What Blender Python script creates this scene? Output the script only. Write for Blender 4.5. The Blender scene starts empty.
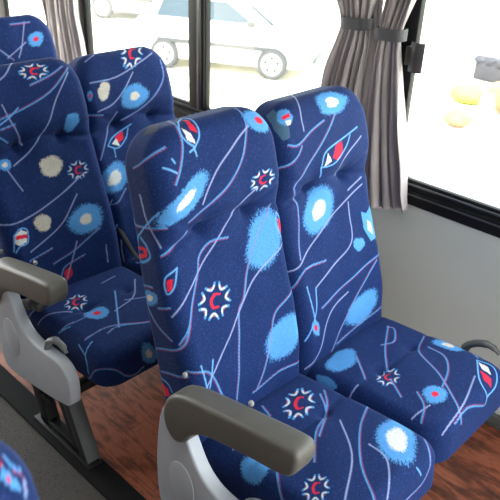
import bpy, bmesh, math, random
import numpy as np
from mathutils import Vector, Matrix
R = math.radians
random.seed(7)
S = bpy.context.scene
COL = S.collection
MOTIFS = {
 'a1_back': [
  ('b', [[-0.27, 0.8325], [-0.2075, 0.8554], [-0.1658, 0.8661]]),
  ('c', [[-0.1896, 0.8222], [-0.1748, 0.8144], [-0.1581, 0.8033]]),
  ('c', [[-0.16, 0.8365], [-0.1551, 0.826]]),
  ('l', [[-0.2628, 0.7581], [-0.2526, 0.6924], [-0.2146, 0.6275]]),
  ('b', [[-0.3097, 0.6919], [-0.295, 0.6778], [-0.2029, 0.6795]]),
  ('c', [[-0.2176, 0.7182], [-0.2764, 0.6674], [-0.3177, 0.6373]]),
  ('k', [[-0.302, 0.6491], [-0.3117, 0.6253], [-0.3117, 0.5893], [-0.2929, 0.5828], [-0.2584, 0.6008], [-0.2684, 0.6257], [-0.2901, 0.6458]]),
  ('f', 'r', [[-0.3042, 0.6226], [-0.2684, 0.6205], [-0.2712, 0.6001], [-0.3009, 0.5893], [-0.3117, 0.6013], [-0.2828, 0.6053], [-0.2866, 0.6152], [-0.3117, 0.6133]]),
  ('b', [[-0.2175, 0.6077], [-0.1787, 0.6243], [-0.1396, 0.6522]]),
  ('B', [[0.1089, 0.9235], [0.1062, 0.8864], [0.0961, 0.8463], [0.0638, 0.7948], [0.0118, 0.7431], [-0.0637, 0.7067], [-0.1366, 0.6757]]),
  ('l', [[0.1077, 0.8592], [0.0476, 0.8288], [-0.0207, 0.7893], [-0.0726, 0.7398], [-0.0932, 0.7099]]),
  ('b', [[-0.0657, 0.9913], [-0.1066, 0.8997], [-0.122, 0.8491], [-0.1425, 0.8113], [-0.1697, 0.7778]]),
  ('f', 'r', [[-0.055, 0.9436], [-0.0557, 0.9116], [-0.0587, 0.876], [-0.0764, 0.8882]]),
  ('f', 'w', [[-0.0963, 0.9001], [-0.0821, 0.8813], [-0.0777, 0.8535], [-0.1012, 0.8682]]),
  ('c', [[-0.0785, 0.9313], [-0.0319, 0.9682], [-0.0432, 0.9181], [-0.0498, 0.8874], [-0.0626, 0.8646], [-0.0834, 0.8476]]),
  ('c', [[-0.0785, 0.9313], [-0.1081, 0.8904], [-0.1054, 0.8667], [-0.0834, 0.8476]]),
  ('c', [[-0.0874, 0.8461], [-0.0847, 0.8263]]),
  ('c', [[-0.1029, 0.84], [-0.0843, 0.8454]]),
  ('o', [[0.1537, 0.8659], [0.1983, 0.8413], [0.1803, 0.8893]], 'b', 'r', 0.38),
  ('s', [[0.1227, 0.7144], [0.1667, 0.7195], [0.118, 0.7399]]),
  ('l', [[0.1044, 0.6998], [0.0425, 0.6665], [-0.0402, 0.5955], [-0.094, 0.5536], [-0.152, 0.5], [-0.2183, 0.4467]]),
  ('B', [[-0.0021, 0.5913], [-0.0584, 0.5984], [-0.1043, 0.5736], [-0.121, 0.5257], [-0.1774, 0.4219], [-0.2179, 0.3704]]),
  ('o', [[-0.144, 0.7345], [-0.061, 0.7865], [-0.1205, 0.7128]], 'b', 'w', 0.46),
  ('f', 'g', [[-0.1997, 0.9351], [-0.1377, 0.9913], [-0.0957, 0.9913], [-0.1589, 0.9182]]),
  ('o', [[0.1269, 0.5398], [0.1695, 0.6166], [0.1841, 0.503]], 'b', None, 0.5),
  ('c', [[0.1857, 0.6036], [0.2103, 0.5653], [0.2103, 0.5233], [0.2103, 0.5053]]),
  ('c', [[0.1857, 0.6036], [0.1768, 0.5682], [0.2103, 0.5053]]),
  ('f', 'r', [[0.1848, 0.5863], [0.2043, 0.5713], [0.2043, 0.5293], [0.1894, 0.5552]]),
  ('b', [[0.1774, 0.6289], [0.1115, 0.5653], [0.0561, 0.4822], [0.0181, 0.4105], [-0.0165, 0.3611], [-0.0692, 0.1418]]),
  ('l', [[0.2103, 0.5113], [0.1723, 0.4922], [0.0634, 0.4452], [-0.0094, 0.3811], [-0.1244, 0.2771], [-0.178, 0.2306]]),
  ('s', [[-0.0798, 0.4407], [-0.0295, 0.4264], [-0.0605, 0.4833]]),
  ('c', [[-0.1824, 0.5706], [-0.2176, 0.5487], [-0.2179, 0.5084], [-0.1979, 0.522], [-0.1824, 0.5706]]),
  ('f', 'r', [[-0.2157, 0.5434], [-0.1975, 0.5461], [-0.2036, 0.5178], [-0.2144, 0.5137]]),
  ('b', [[-0.3117, 0.5173], [-0.2692, 0.5196]]),
  ('b', [[-0.2606, 0.4639], [-0.2175, 0.4707]]),
  ('o', [[-0.2882, 0.4855], [-0.2539, 0.4874], [-0.2831, 0.5091]], 'b', 'c', 0.5),
  ('b', [[-0.3117, 0.4693], [-0.2813, 0.4164], [-0.2339, 0.3793]]),
  ('b', [[-0.3032, 0.3372], [-0.2148, 0.3622], [-0.1799, 0.415]]),
  ('b', [[-0.2997, 0.2697], [-0.2141, 0.2806]]),
  ('b', [[-0.2137, 0.2979], [-0.1522, 0.2706], [-0.1167, 0.1753]]),
  ('c', [[-0.1767, 0.3032], [-0.1682, 0.2253]]),
  ('c', [[-0.1328, 0.2984], [-0.16, 0.2299]]),
  ('o', [[0.1345, 0.2453], [0.1983, 0.2953], [0.184, 0.2035]], 'b', None, 0.5),
  ('b', [[0.2043, 0.3673], [0.1611, 0.35], [0.1081, 0.3184], [0.0682, 0.2236], [0.0087, 0.1324]]),
  ('b', [[0.1983, 0.1333], [0.1047, 0.1465], [-0.0069, 0.1306]]),
  ('f', 'r', [[-0.31, 0.2316], [-0.2837, 0.2203], [-0.2809, 0.1998], [-0.3177, 0.1873]]),
  ('c', [[-0.3097, 0.247], [-0.279, 0.2371], [-0.2682, 0.2166]]),
 ],
 'a1_cushion': [
  ('s', [[0.0679, 0.1778], [0.1051, 0.2015], [0.1212, 0.1359]]),
  ('b', [[0.144, 0.1917], [0.0928, 0.2545], [0.0013, 0.2938], [-0.0869, 0.3596]]),
  ('b', [[0.0781, 0.2662], [-0.006, 0.3099]]),
  ('s', [[-0.1481, 0.4161], [-0.1265, 0.4383], [-0.1156, 0.3926]]),
  ('o', [[-0.1863, 0.2537], [-0.1528, 0.2846], [-0.1519, 0.2246]], 'b', None, 0.5),
  ('b', [[-0.013, 0.1112], [-0.0297, 0.1571]]),
  ('b', [[-0.1572, 0.2953], [-0.219, 0.3629]]),
  ('o', [[0.1284, 0.4609], [0.168, 0.4995], [0.2049, 0.4035]], 'b', 'w', 0.62),
  ('b', [[0.1989, 0.3195], [0.0954, 0.3671], [-0.0133, 0.4492], [-0.0768, 0.5339]]),
  ('l', [[0.0579, 0.4226], [0.0434, 0.4873], [-0.045, 0.5552]]),
  ('b', [[0.196, 0.5024], [0.1534, 0.5503], [0.1091, 0.6036], [0.0314, 0.6074]]),
  ('c', [[0.0917, 0.5491], [0.097, 0.5718]]),
  ('c', [[0.2049, 0.4155], [0.2109, 0.4815]]),  # edge highlight by the divider, painted in as a light-blue line
  ('b', [[0.1697, 0.1858], [0.1213, 0.2353], [0.0562, 0.2698]]),
  ('l', [[0.0885, 0.306], [-0.0046, 0.4152], [-0.1298, 0.4883]]),
  ('l', [[-0.1836, 0.1684], [-0.1481, 0.159], [-0.1449, 0.1999]]),
 ],
 'w1_back': [
  ('f', 't', [[-0.2131, 0.8746], [-0.1834, 0.8812], [-0.1719, 0.8509], [-0.1667, 0.8178], [-0.1759, 0.7893], [-0.1981, 0.7853], [-0.211, 0.8196]]),
  ('o', [[-0.1653, 0.8459], [-0.1412, 0.8378], [-0.1543, 0.8687]], 'b', None, 0.5),
  ('f', 'r', [[-0.1761, 0.849], [-0.1475, 0.8534], [-0.1504, 0.8424], [-0.1752, 0.8396]]),
  ('f', 'w', [[-0.1711, 0.8356], [-0.1497, 0.8366], [-0.1558, 0.8239], [-0.1719, 0.8217]]),
  ('l', [[-0.0237, 0.9673], [-0.098, 0.8644], [-0.1117, 0.7954]]),
  ('b', [[-0.1872, 0.7722], [-0.1516, 0.7645], [-0.0865, 0.7874], [-0.0159, 0.8077]]),
  ('b', [[-0.2195, 0.7124], [-0.1881, 0.7192], [-0.1567, 0.7347], [-0.1359, 0.7583]]),
  ('o', [[0.0451, 0.8489], [0.1092, 0.8284], [0.0814, 0.881]], 'b', 'w', 0.5),
  ('b', [[0.041, 0.8143], [-0.0279, 0.7578], [-0.1159, 0.6962], [-0.1736, 0.6463]]),
  ('b', [[-0.1736, 0.6463], [-0.1478, 0.5962], [-0.1482, 0.5426], [-0.1715, 0.4275]]),
  ('f', 'r', [[-0.0034, 0.693], [0.0193, 0.7268], [0.0517, 0.7317], [0.052, 0.7043], [0.0222, 0.6808]]),
  ('f', 'w', [[-0.0425, 0.6752], [-0.0242, 0.7128], [-0.0089, 0.6853]]),
  ('c', [[-0.0547, 0.6752], [-0.0326, 0.7177], [0.0578, 0.7394], [0.1288, 0.7581]]),
  ('c', [[-0.0547, 0.6752], [0.0073, 0.6752], [0.0683, 0.7098], [0.0915, 0.7414]]),
  ('c', [[-0.0547, 0.6752], [-0.0426, 0.6441]]),
  ('l', [[0.1447, 0.727], [0.0567, 0.6755], [0.043, 0.6278]]),
  ('l', [[0.1666, 0.5895], [0.0978, 0.565]]),
  ('o', [[-0.0504, 0.5435], [-0.0017, 0.6083], [0.0103, 0.5123]], 'b', 'w', 0.5),
  ('l', [[0.1662, 0.5664], [0.0695, 0.5341], [-0.0255, 0.4913], [-0.1277, 0.4427], [-0.1863, 0.411], [-0.2231, 0.4011]]),
  ('l', [[0.088, 0.5288], [0.0856, 0.4339], [0.0478, 0.3869], [-0.0555, 0.3543], [-0.132, 0.3246]]),
  ('o', [[0.1031, 0.3853], [0.1313, 0.376], [0.1113, 0.4059]], 'b', None, 0.5),
  ('f', 'b', [[0.1454, 0.4788], [0.167, 0.4692], [0.1983, 0.4873], [0.2043, 0.4333], [0.1983, 0.3793], [0.1613, 0.3766], [0.1443, 0.4222]]),
  ('f', 'w', [[0.1659, 0.446], [0.182, 0.431], [0.179, 0.3947], [0.1608, 0.4138]]),
  ('b', [[-0.2181, 0.3508], [-0.1654, 0.3945], [-0.0621, 0.3887]]),
  ('b', [[-0.1228, 0.2559], [-0.0013, 0.284], [0.1983, 0.3253]]),
  ('c', [[-0.1721, 0.3436], [-0.163, 0.253], [-0.1484, 0.1753]]),
  ('c', [[-0.132, 0.3246], [-0.1535, 0.2489], [-0.2052, 0.1768]]),
  ('o', [[-0.1596, 0.2043], [-0.1411, 0.1925], [-0.1561, 0.2298]], 'b', 'r', 0.5),
  ('l', [[0.0132, 0.2545], [-0.0888, 0.2213], [-0.1506, 0.1125], [-0.2067, 0.0773]]),
  ('o', [[0.0762, 0.1725], [0.1556, 0.2032], [0.112, 0.128]], 'b', None, 0.5),
  ('b', [[0.1729, 0.3073], [0.0242, 0.2015], [-0.1087, 0.0669]]),
  ('b', [[0.1923, 0.1333], [0.0361, 0.1163], [-0.0604, 0.1019]]),
  ('s', [[-0.0168, 0.067], [0.0197, 0.0574], [-0.0153, 0.0847]]),
 ],
 'w1_cushion': [
  ('b', [[0.1288, 0.1271], [0.1338, 0.1513], [0.07, 0.1934], [0.0225, 0.1762]]),
  ('b', [[0.137, 0.1256], [0.0117, 0.1986], [-0.0707, 0.2628]]),
  ('s', [[-0.0988, 0.2848], [-0.0686, 0.3031], [-0.0671, 0.2568]]),
  ('o', [[-0.123, 0.1323], [-0.0821, 0.1628], [-0.0738, 0.1026]], 'b', None, 0.5),
  ('b', [[-0.0819, 0.1551], [-0.1506, 0.2388]]),
  ('b', [[-0.1045, 0.2956], [-0.1537, 0.3657]]),
  ('l', [[-0.1834, 0.2375], [-0.2365, 0.2311]]),
  ('b', [[0.1779, 0.2387], [0.0741, 0.2833], [0.0067, 0.3925], [-0.0818, 0.5097], [-0.1012, 0.5428]]),
  ('b', [[0.1204, 0.2876], [0.1041, 0.3532], [0.0445, 0.4008], [-0.0402, 0.4299]]),
  ('o', [[0.1722, 0.3285], [0.1849, 0.3778], [0.1989, 0.3135]], 'b', 'c', 0.5),
  ('o', [[-0.0823, 0.432], [-0.0605, 0.4613], [-0.0462, 0.4137]], 'b', 'r', 0.36),
  ('l', [[-0.1297, 0.4448], [-0.2002, 0.4314]]),
  ('b', [[-0.1091, 0.3898], [-0.1438, 0.4344], [-0.197, 0.4582]]),
  ('l', [[0.0782, 0.4711], [-0.0479, 0.5057], [-0.1861, 0.5236]]),
  ('b', [[-0.1261, 0.529], [-0.048, 0.5225], [0.0322, 0.5596]]),
  ('f', 'r', [[0.1197, 0.4658], [0.1114, 0.507], [0.0848, 0.5263], [0.0839, 0.4975]]),
  ('f', 'w', [[0.1549, 0.441], [0.1581, 0.4728], [0.1272, 0.4983], [0.1305, 0.4669]]),
  ('c', [[0.1627, 0.4337], [0.0682, 0.4925], [0.0504, 0.5393]]),
  ('c', [[0.1627, 0.4337], [0.1729, 0.482], [0.114, 0.529], [0.0504, 0.5393]]),
  ('c', [[0.0504, 0.5393], [0.0382, 0.5584]]),
  ('c', [[0.189, 0.4069], [0.177, 0.4297]]),
  ('o', [[-0.2228, 0.1418], [-0.2177, 0.1816], [-0.2045, 0.1328]], 'b', None, 0.5),
 ],
 'a2_back': [
  ('s', [[0.0348, 0.8311], [0.0863, 0.8233], [0.0535, 0.8554]]),
  ('b', [[0.1684, 0.8222], [0.0667, 0.7558], [-0.0406, 0.7216], [-0.1362, 0.701]]),
  ('l', [[0.16, 0.8088], [0.0872, 0.7354], [0.0268, 0.6486], [-0.0427, 0.5783], [-0.1107, 0.5434]]),
  ('l', [[-0.1171, 0.7453], [-0.1017, 0.6942], [-0.0614, 0.603]]),
  ('c', [[-0.1403, 0.6857], [-0.0994, 0.7035], [-0.0647, 0.7261]]),
  ('b', [[-0.1445, 0.6705], [-0.0872, 0.6783]]),
  ('c', [[-0.1477, 0.6453], [-0.1155, 0.6218]]),
  ('l', [[0.0003, 0.9013], [-0.0589, 0.8429], [-0.0943, 0.8216]]),
  ('o', [[0.1264, 0.6423], [0.1567, 0.6398], [0.1344, 0.6754]], 'b', None, 0.5),
  ('o', [[0.0202, 0.5107], [0.0634, 0.5], [0.0332, 0.5466]], 'c', None, 0.5),
  ('s', [[0.1154, 0.4725], [0.154, 0.4664], [0.1241, 0.5031]]),
  ('o', [[-0.1419, 0.5546], [-0.1167, 0.5483], [-0.1359, 0.5731]], 'b', 'c', 0.5),
  ('l', [[0.1349, 0.4565], [-0.007, 0.3966], [-0.1439, 0.3631], [-0.2192, 0.3679]]),
  ('l', [[0.0824, 0.3935], [-0.0106, 0.3072], [-0.1458, 0.2538]]),
  ('o', [[-0.074, 0.3344], [-0.0415, 0.3241], [-0.0639, 0.3634]], 'c', None, 0.5),
  ('o', [[0.0888, 0.2988], [0.1598, 0.285], [0.114, 0.3512]], 'b', 'c', 0.42),
  ('f', 'w', [[-0.1828, 0.3265], [-0.157, 0.3357], [-0.1384, 0.3226], [-0.1495, 0.2909], [-0.1781, 0.2865], [-0.1917, 0.2976]]),
  ('f', 'r', [[-0.1807, 0.3224], [-0.1405, 0.3162], [-0.145, 0.3035], [-0.1848, 0.3097]]),
  ('c', [[-0.1869, 0.3242], [-0.1593, 0.3399], [-0.1362, 0.3289], [-0.146, 0.2897], [-0.1791, 0.2833], [-0.1965, 0.2667]]),
  ('c', [[-0.1869, 0.3242], [-0.2017, 0.2713]]),
  ('b', [[0.1331, 0.251], [0.0168, 0.2048], [-0.0737, 0.1835]]),
  ('b', [[-0.1573, 0.2251], [-0.0672, 0.2412]]),
  ('b', [[-0.0679, 0.1045], [-0.0389, 0.1552], [0.0081, 0.1694], [0.0517, 0.1773]]),
  ('f', 'r', [[-0.0421, 0.141], [-0.0112, 0.1529], [-0.01, 0.1213], [-0.0387, 0.1048]]),
  ('l', [[0.0329, 0.2335], [-0.037, 0.1119]]),
  ('l', [[-0.1374, 0.5332], [-0.1055, 0.456]]),
  ('l', [[0.1426, 0.1815], [0.1379, 0.115]]),
  ('b', [[0.0019, 0.7897], [0.0882, 0.8095], [0.1462, 0.8319]]),
 ],
 'a2_cushion': [
  ('s', [[-0.0887, 0.1975], [-0.0544, 0.2124], [-0.062, 0.1632]]),
  ('o', [[-0.0798, 0.3094], [-0.0505, 0.3427], [-0.0541, 0.2776]], 'b', 'r', 0.4),
  ('l', [[0.1563, 0.2044], [0.0658, 0.3135], [-0.0362, 0.3509]]),
  ('c', [[0.048, 0.233], [-0.0813, 0.4348]]),
  ('b', [[-0.1239, 0.4344], [-0.0783, 0.4307], [0.0057, 0.4729]]),
  ('l', [[-0.2344, 0.0939], [-0.1444, 0.1473]]),
  ('l', [[-0.2407, 0.1522], [-0.1847, 0.1871], [-0.1302, 0.2365]]),
  ('b', [[-0.206, 0.2886], [-0.1596, 0.3007], [-0.0935, 0.3001]]),
  ('c', [[-0.2133, 0.3933], [-0.235, 0.4399], [-0.29, 0.4406]]),
  ('c', [[-0.1821, 0.4298], [-0.2955, 0.445]]),
  ('b', [[-0.1905, 0.403], [-0.1062, 0.4098], [0.008, 0.4751]]),
  ('b', [[-0.3231, 0.4335], [-0.1373, 0.6161], [-0.0665, 0.6188]]),
  ('o', [[-0.0425, 0.5799], [-0.012, 0.6039], [-0.0373, 0.5424]], 'b', 'c', 0.5),
  ('c', [[-0.2187, 0.2804], [-0.1851, 0.3103]]),
  ('l', [[0.0499, 0.1513], [0.1145, 0.1402]]),
  ('b', [[0.0313, 0.3147], [0.1118, 0.3492]]),
 ],
 'w2_back': [
  ('s', [[0.0566, 0.8284], [0.1012, 0.8213], [0.1023, 0.8833]]),
  ('l', [[-0.1775, 0.7484], [-0.0583, 0.7516], [0.0736, 0.7891], [0.1485, 0.8148]]),
  ('l', [[-0.173, 0.6426], [-0.0841, 0.6668], [0.0251, 0.7576]]),
  ('B', [[0.1742, 0.783], [0.1567, 0.7099], [0.0943, 0.6541], [0.0256, 0.6175], [-0.0565, 0.5928]]),
  ('o', [[-0.1284, 0.711], [-0.1019, 0.7067], [-0.1128, 0.7451]], 'c', None, 0.5),
  ('o', [[0.004, 0.6697], [0.0716, 0.6619], [0.0233, 0.7158]], 'b', 'c', 0.42),
  ('l', [[-0.1607, 0.827], [-0.1055, 0.852]]),
  ('o', [[-0.1899, 0.7039], [-0.1794, 0.7017], [-0.1847, 0.7245]], 'b', 'r', 0.5),
  ('b', [[-0.2082, 0.6394], [-0.1504, 0.6278]]),
  ('f', 'r', [[-0.1012, 0.5367], [-0.063, 0.5518], [-0.064, 0.5246], [-0.0927, 0.5115]]),
  ('f', 'w', [[-0.1254, 0.5149], [-0.0983, 0.5322], [-0.0926, 0.4997]]),
  ('c', [[-0.1462, 0.5118], [-0.1166, 0.5362], [-0.0617, 0.5554], [-0.0209, 0.5696]]),
  ('c', [[-0.1462, 0.5118], [-0.104, 0.4945], [-0.0556, 0.5227], [-0.0366, 0.5575]]),
  ('c', [[-0.1217, 0.4986], [-0.1241, 0.4642]]),
  ('o', [[-0.1607, 0.3912], [-0.098, 0.3788], [-0.1208, 0.4477]], 'b', 'w', 0.58),
  ('l', [[-0.1996, 0.3154], [-0.278, 0.2066]]),
  ('c', [[-0.2051, 0.2175], [-0.2337, 0.1762]]),
  ('b', [[-0.2256, 0.3], [-0.1802, 0.3026], [-0.1258, 0.3426]]),
  ('b', [[-0.0827, 0.6265], [-0.1476, 0.5351], [-0.1921, 0.4689]]),
  ('l', [[-0.2027, 0.1564], [-0.2065, 0.0662]]),
 ],
 'w3_back': [
  ('o', [[0.1068, 0.7201], [0.1476, 0.7151], [0.1251, 0.7545]], 'b', 'r', 0.4),
  ('l', [[0.078, 0.8017], [0.0264, 0.6984], [-0.0033, 0.6489]]),
  ('l', [[-0.0558, 0.6563], [0.0528, 0.7132]]),
  ('b', [[0.0041, 0.8001], [0.1076, 0.7984]]),
  ('l', [[-0.0845, 0.6951], [-0.0298, 0.6437]]),
 ],
 'x1_back': [
  ('f', 'b', [[0.1795, 0.8417], [0.1833, 0.8246], [0.1896, 0.8131], [0.1878, 0.7993], [0.1779, 0.811], [0.1696, 0.8284]]),
  ('o', [[0.178, 0.8401], [0.1809, 0.8371], [0.1802, 0.8425]], 'r', None, 0.5),
  ('o', [[0.1785, 0.8203], [0.1815, 0.8172], [0.1802, 0.8229]], 'r', None, 0.5),
  ('b', [[0.1912, 0.8441], [0.193, 0.826], [0.2007, 0.8186]]),
  ('l', [[0.1983, 0.8072], [0.1915, 0.7928]]),
 ],
}

# ------------------------------------------------------------------ helpers
def srgb(r, g, b):
    def c(x):
        x /= 255.0
        return x / 12.92 if x <= .04045 else ((x + .055) / 1.055) ** 2.4
    return (c(r), c(g), c(b), 1.0)

def tag(o, label=None, cat=None, group=None, kind=None):
    if label: o['label'] = label
    if cat: o['category'] = cat
    if group: o['group'] = group
    if kind: o['kind'] = kind
    return o

def empty(name, loc, rz=0.0):
    o = bpy.data.objects.new(name, None)
    o.empty_display_size = .1
    COL.objects.link(o)
    o.location = loc
    o.rotation_euler = (0, 0, rz)
    return o

def link(name, me, mat, parent=None, smooth=True):
    me.materials.append(mat)
    if smooth:
        me.polygons.foreach_set('use_smooth', [True] * len(me.polygons))
    o = bpy.data.objects.new(name, me)
    COL.objects.link(o)
    if parent: o.parent = parent
    return o

def from_bm(name, bm, mat, parent=None, smooth=True, sharp=40):
    if smooth:
        for e in bm.edges:
            if len(e.link_faces) == 2 and e.calc_face_angle(0) > R(sharp):
                e.smooth = False
    me = bpy.data.meshes.new(name)
    bm.to_mesh(me)
    bm.free()
    return link(name, me, mat, parent, smooth)

def add_box(bm, x0, x1, y0, y1, z0, z1, bev=0.0, seg=2):
    b = bmesh.new()
    bmesh.ops.create_cube(b, size=1)
    for v in b.verts:
        v.co = Vector(((x0 + x1) / 2 + v.co.x * (x1 - x0), (y0 + y1) / 2 + v.co.y * (y1 - y0), (z0 + z1) / 2 + v.co.z * (z1 - z0)))
    if bev:
        bmesh.ops.bevel(b, geom=b.edges[:], offset=bev, segments=seg, profile=.5, affect='EDGES')
    merge(bm, b)

def merge(bm, b):
    me = bpy.data.meshes.new('t')
    b.to_mesh(me)
    b.free()
    bm.from_mesh(me)
    bpy.data.meshes.remove(me)

def smooth_poly(pts, it=2):
    for _ in range(it):
        out = []
        n = len(pts)
        for i in range(n):
            a = pts[i]; b = pts[(i + 1) % n]
            out.append((a[0] * .75 + b[0] * .25, a[1] * .75 + b[1] * .25))
            out.append((a[0] * .25 + b[0] * .75, a[1] * .25 + b[1] * .75))
        pts = out
    return pts

def add_prism(bm, pts, y0, y1, bev=0.0, seg=3, plane='xz', fn=None):
    """closed outline pts extruded between y0 and y1, rim edges bevelled"""
    b = bmesh.new()
    def P(p, y):
        return Vector((p[0], y, p[1])) if plane == 'xz' else Vector((y, p[0], p[1])) if plane == 'yz' else Vector((p[0], p[1], y))
    A = [b.verts.new(P(p, y0)) for p in pts]
    B = [b.verts.new(P(p, y1)) for p in pts]
    f0 = b.faces.new(A); f1 = b.faces.new(B[::-1])
    n = len(pts)
    for i in range(n):
        b.faces.new((A[i], B[i], B[(i + 1) % n], A[(i + 1) % n]))
    bmesh.ops.recalc_face_normals(b, faces=b.faces[:])
    if bev:
        es = list(f0.edges) + list(f1.edges)
        bmesh.ops.bevel(b, geom=es, offset=bev, segments=seg, profile=.5, affect='EDGES', clamp_overlap=True)
    if fn:
        for v in b.verts: v.co = fn(v.co)
    merge(bm, b)

def add_tube(bm, pts, rad, n=12, flat=1.0, cap=True):
    """round (or flattened) tube through pts; rad may be a list"""
    pts = [Vector(p) for p in pts]
    if not isinstance(rad, (list, tuple)): rad = [rad] * len(pts)
    rings = []
    up = Vector((0, 0, 1))
    for i, p in enumerate(pts):
        d = (pts[min(i + 1, len(pts) - 1)] - pts[max(i - 1, 0)]).normalized()
        a = d.cross(up)
        if a.length < .1: a = d.cross(Vector((0, 1, 0)))
        a.normalize(); c = a.cross(d).normalized()
        rings.append([bm.verts.new(p + (a * math.cos(t) + c * math.sin(t) * flat) * rad[i]) for t in [2 * math.pi * k / n for k in range(n)]])
    for i in range(len(rings) - 1):
        for k in range(n):
            bm.faces.new((rings[i][k], rings[i][(k + 1) % n], rings[i + 1][(k + 1) % n], rings[i + 1][k]))
    if cap:
        bm.faces.new(rings[0][::-1]); bm.faces.new(rings[-1])

def catmull(P, n=8):
    P = [np.array(p, float) for p in P]
    if len(P) == 2: return np.array([P[0] + (P[1] - P[0]) * t for t in np.linspace(0, 1, 4)])
    Q = [2 * P[0] - P[1]] + P + [2 * P[-1] - P[-2]]
    out = []
    for i in range(1, len(Q) - 2):
        for t in np.linspace(0, 1, n, endpoint=False):
            a, b, c, d = Q[i - 1], Q[i], Q[i + 1], Q[i + 2]
            out.append(.5 * ((2 * b) + (c - a) * t + (2 * a - 5 * b + 4 * c - d) * t * t + (3 * b - a - 3 * c + d) * t ** 3))
    out.append(P[-1])
    return np.array(out)

# ------------------------------------------------------------------ materials
def mat(name, col, rough=.5, metal=0.0, bump=0.0, bscale=200, var=0.0, vscale=8, spec=.5, sheen=0.0, coat=0.0):
    m = bpy.data.materials.new(name)
    m.use_nodes = True
    nt = m.node_tree
    p = nt.nodes['Principled BSDF']
    p.inputs['Base Color'].default_value = col
    p.inputs['Roughness'].default_value = rough
    p.inputs['Metallic'].default_value = metal
    p.inputs['Specular IOR Level'].default_value = spec
    p.inputs['Coat Weight'].default_value = coat
    if sheen: p.inputs['Sheen Weight'].default_value = sheen
    tc = nt.nodes.new('ShaderNodeTexCoord')
    if var:
        n = nt.nodes.new('ShaderNodeTexNoise'); n.inputs['Scale'].default_value = vscale; n.inputs['Detail'].default_value = 5
        nt.links.new(tc.outputs['Object'], n.inputs['Vector'])
        r = nt.nodes.new('ShaderNodeValToRGB')
        r.color_ramp.elements[0].position = .3; r.color_ramp.elements[1].position = .7
        r.color_ramp.elements[0].color = tuple(c * (1 - var) for c in col[:3]) + (1,)
        r.color_ramp.elements[1].color = tuple(min(1, c * (1 + var)) for c in col[:3]) + (1,)
        nt.links.new(n.outputs['Fac'], r.inputs['Fac']); nt.links.new(r.outputs['Color'], p.inputs['Base Color'])
    if bump:
        n = nt.nodes.new('ShaderNodeTexNoise'); n.inputs['Scale'].default_value = bscale; n.inputs['Detail'].default_value = 3
        nt.links.new(tc.outputs['Object'], n.inputs['Vector'])
        b = nt.nodes.new('ShaderNodeBump'); b.inputs['Strength'].default_value = bump; b.inputs['Distance'].default_value = .002
        nt.links.new(n.outputs['Fac'], b.inputs['Height']); nt.links.new(b.outputs['Normal'], p.inputs['Normal'])
    return m

M = {
 'cover': mat('pale grey moulded plastic', srgb(172, 177, 184), .38, bump=.08, bscale=500, var=.04, vscale=20),
 'pad': mat('dark olive grey armrest rubber', srgb(92, 91, 85), .45, bump=.25, bscale=700, var=.06, vscale=30),
 'leg': mat('black painted steel', srgb(17, 18, 19), .6, spec=.3, bump=.1, bscale=300, var=.15, vscale=30),
 'legface': mat('scuffed grey steel plate', srgb(36, 38, 39), .5, bump=.1, bscale=200, var=.15, vscale=25),
 'black': mat('black rubber', srgb(24, 24, 25), .8, spec=.1, var=.1, vscale=20),
 'frame': mat('black window frame', srgb(22, 23, 25), .5, spec=.25, var=.1, vscale=10),
 'alu': mat('dark grey metal trim', srgb(86, 86, 88), .3, metal=.6, var=.05),
 'wall': mat('grey green wall laminate', srgb(192, 198, 194), .42, var=.03, vscale=3, bump=.04, bscale=60),
 'skirt': mat('dark grey skirting', srgb(84, 84, 82), .5, var=.08),
 'seam': mat('skirting groove', srgb(40, 40, 40), .5),
 'lever': mat('mid grey plastic lever', srgb(112, 116, 118), .35, var=.05),
 'darklever': mat('dark grey plastic lever', srgb(66, 68, 70), .35, var=.05),
 'strap': mat('dark grey curtain strap', srgb(72, 73, 76), .6, bump=.2, bscale=900),
 'clip': mat('dark plastic clip', srgb(58, 56, 58), .35, var=.05),
 'shell': mat('dark grey seat back shell', srgb(50, 52, 56), .5, bump=.1, bscale=400),
 'belt': mat('black webbing', srgb(18, 18, 20), .7, bump=.3, bscale=900),
 'farwall': mat('dark grey side lining', srgb(72, 72, 74), .7),
 'ceil': mat('grey ceiling lining', srgb(140, 140, 138), .6, var=.02),
 'carwhite': mat('white car paint', srgb(225, 225, 222), .25, coat=.5, var=.02),
 'cargrey': mat('grey car paint', srgb(150, 155, 165), .25, coat=.5, var=.02),
 'carglass': mat('dark car glass', srgb(50, 62, 70), .1, var=.1, vscale=2),
 'tyre': mat('tyre rubber', srgb(70, 70, 72), .7, var=.1),
 'rim': mat('silver wheel rim', srgb(150, 150, 150), .4, metal=.3),
 'cartrim': mat('dark bumper trim', srgb(64, 64, 66), .5),
 'lamp': mat('orange indicator lens', srgb(225, 130, 70), .3),
 'stone': mat('sandy stone', srgb(150, 108, 80), .8, var=.25, vscale=6, bump=.4, bscale=15),
 'palestone': mat('pale stone', srgb(225, 215, 180), .8, var=.1, vscale=6),
 'yellowgreen': mat('yellow green foliage', srgb(190, 205, 70), .7, var=.2, vscale=12),
 'kerb': mat('grey rubble wall', srgb(62, 60, 66), .8, var=.2, vscale=4, bump=.3, bscale=10),
 'knob': mat('frosted plastic knob', srgb(150, 155, 155), .25),
 'patch': mat('worn grey patch', srgb(46, 52, 62), .8, bump=.3, bscale=900),
}

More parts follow.
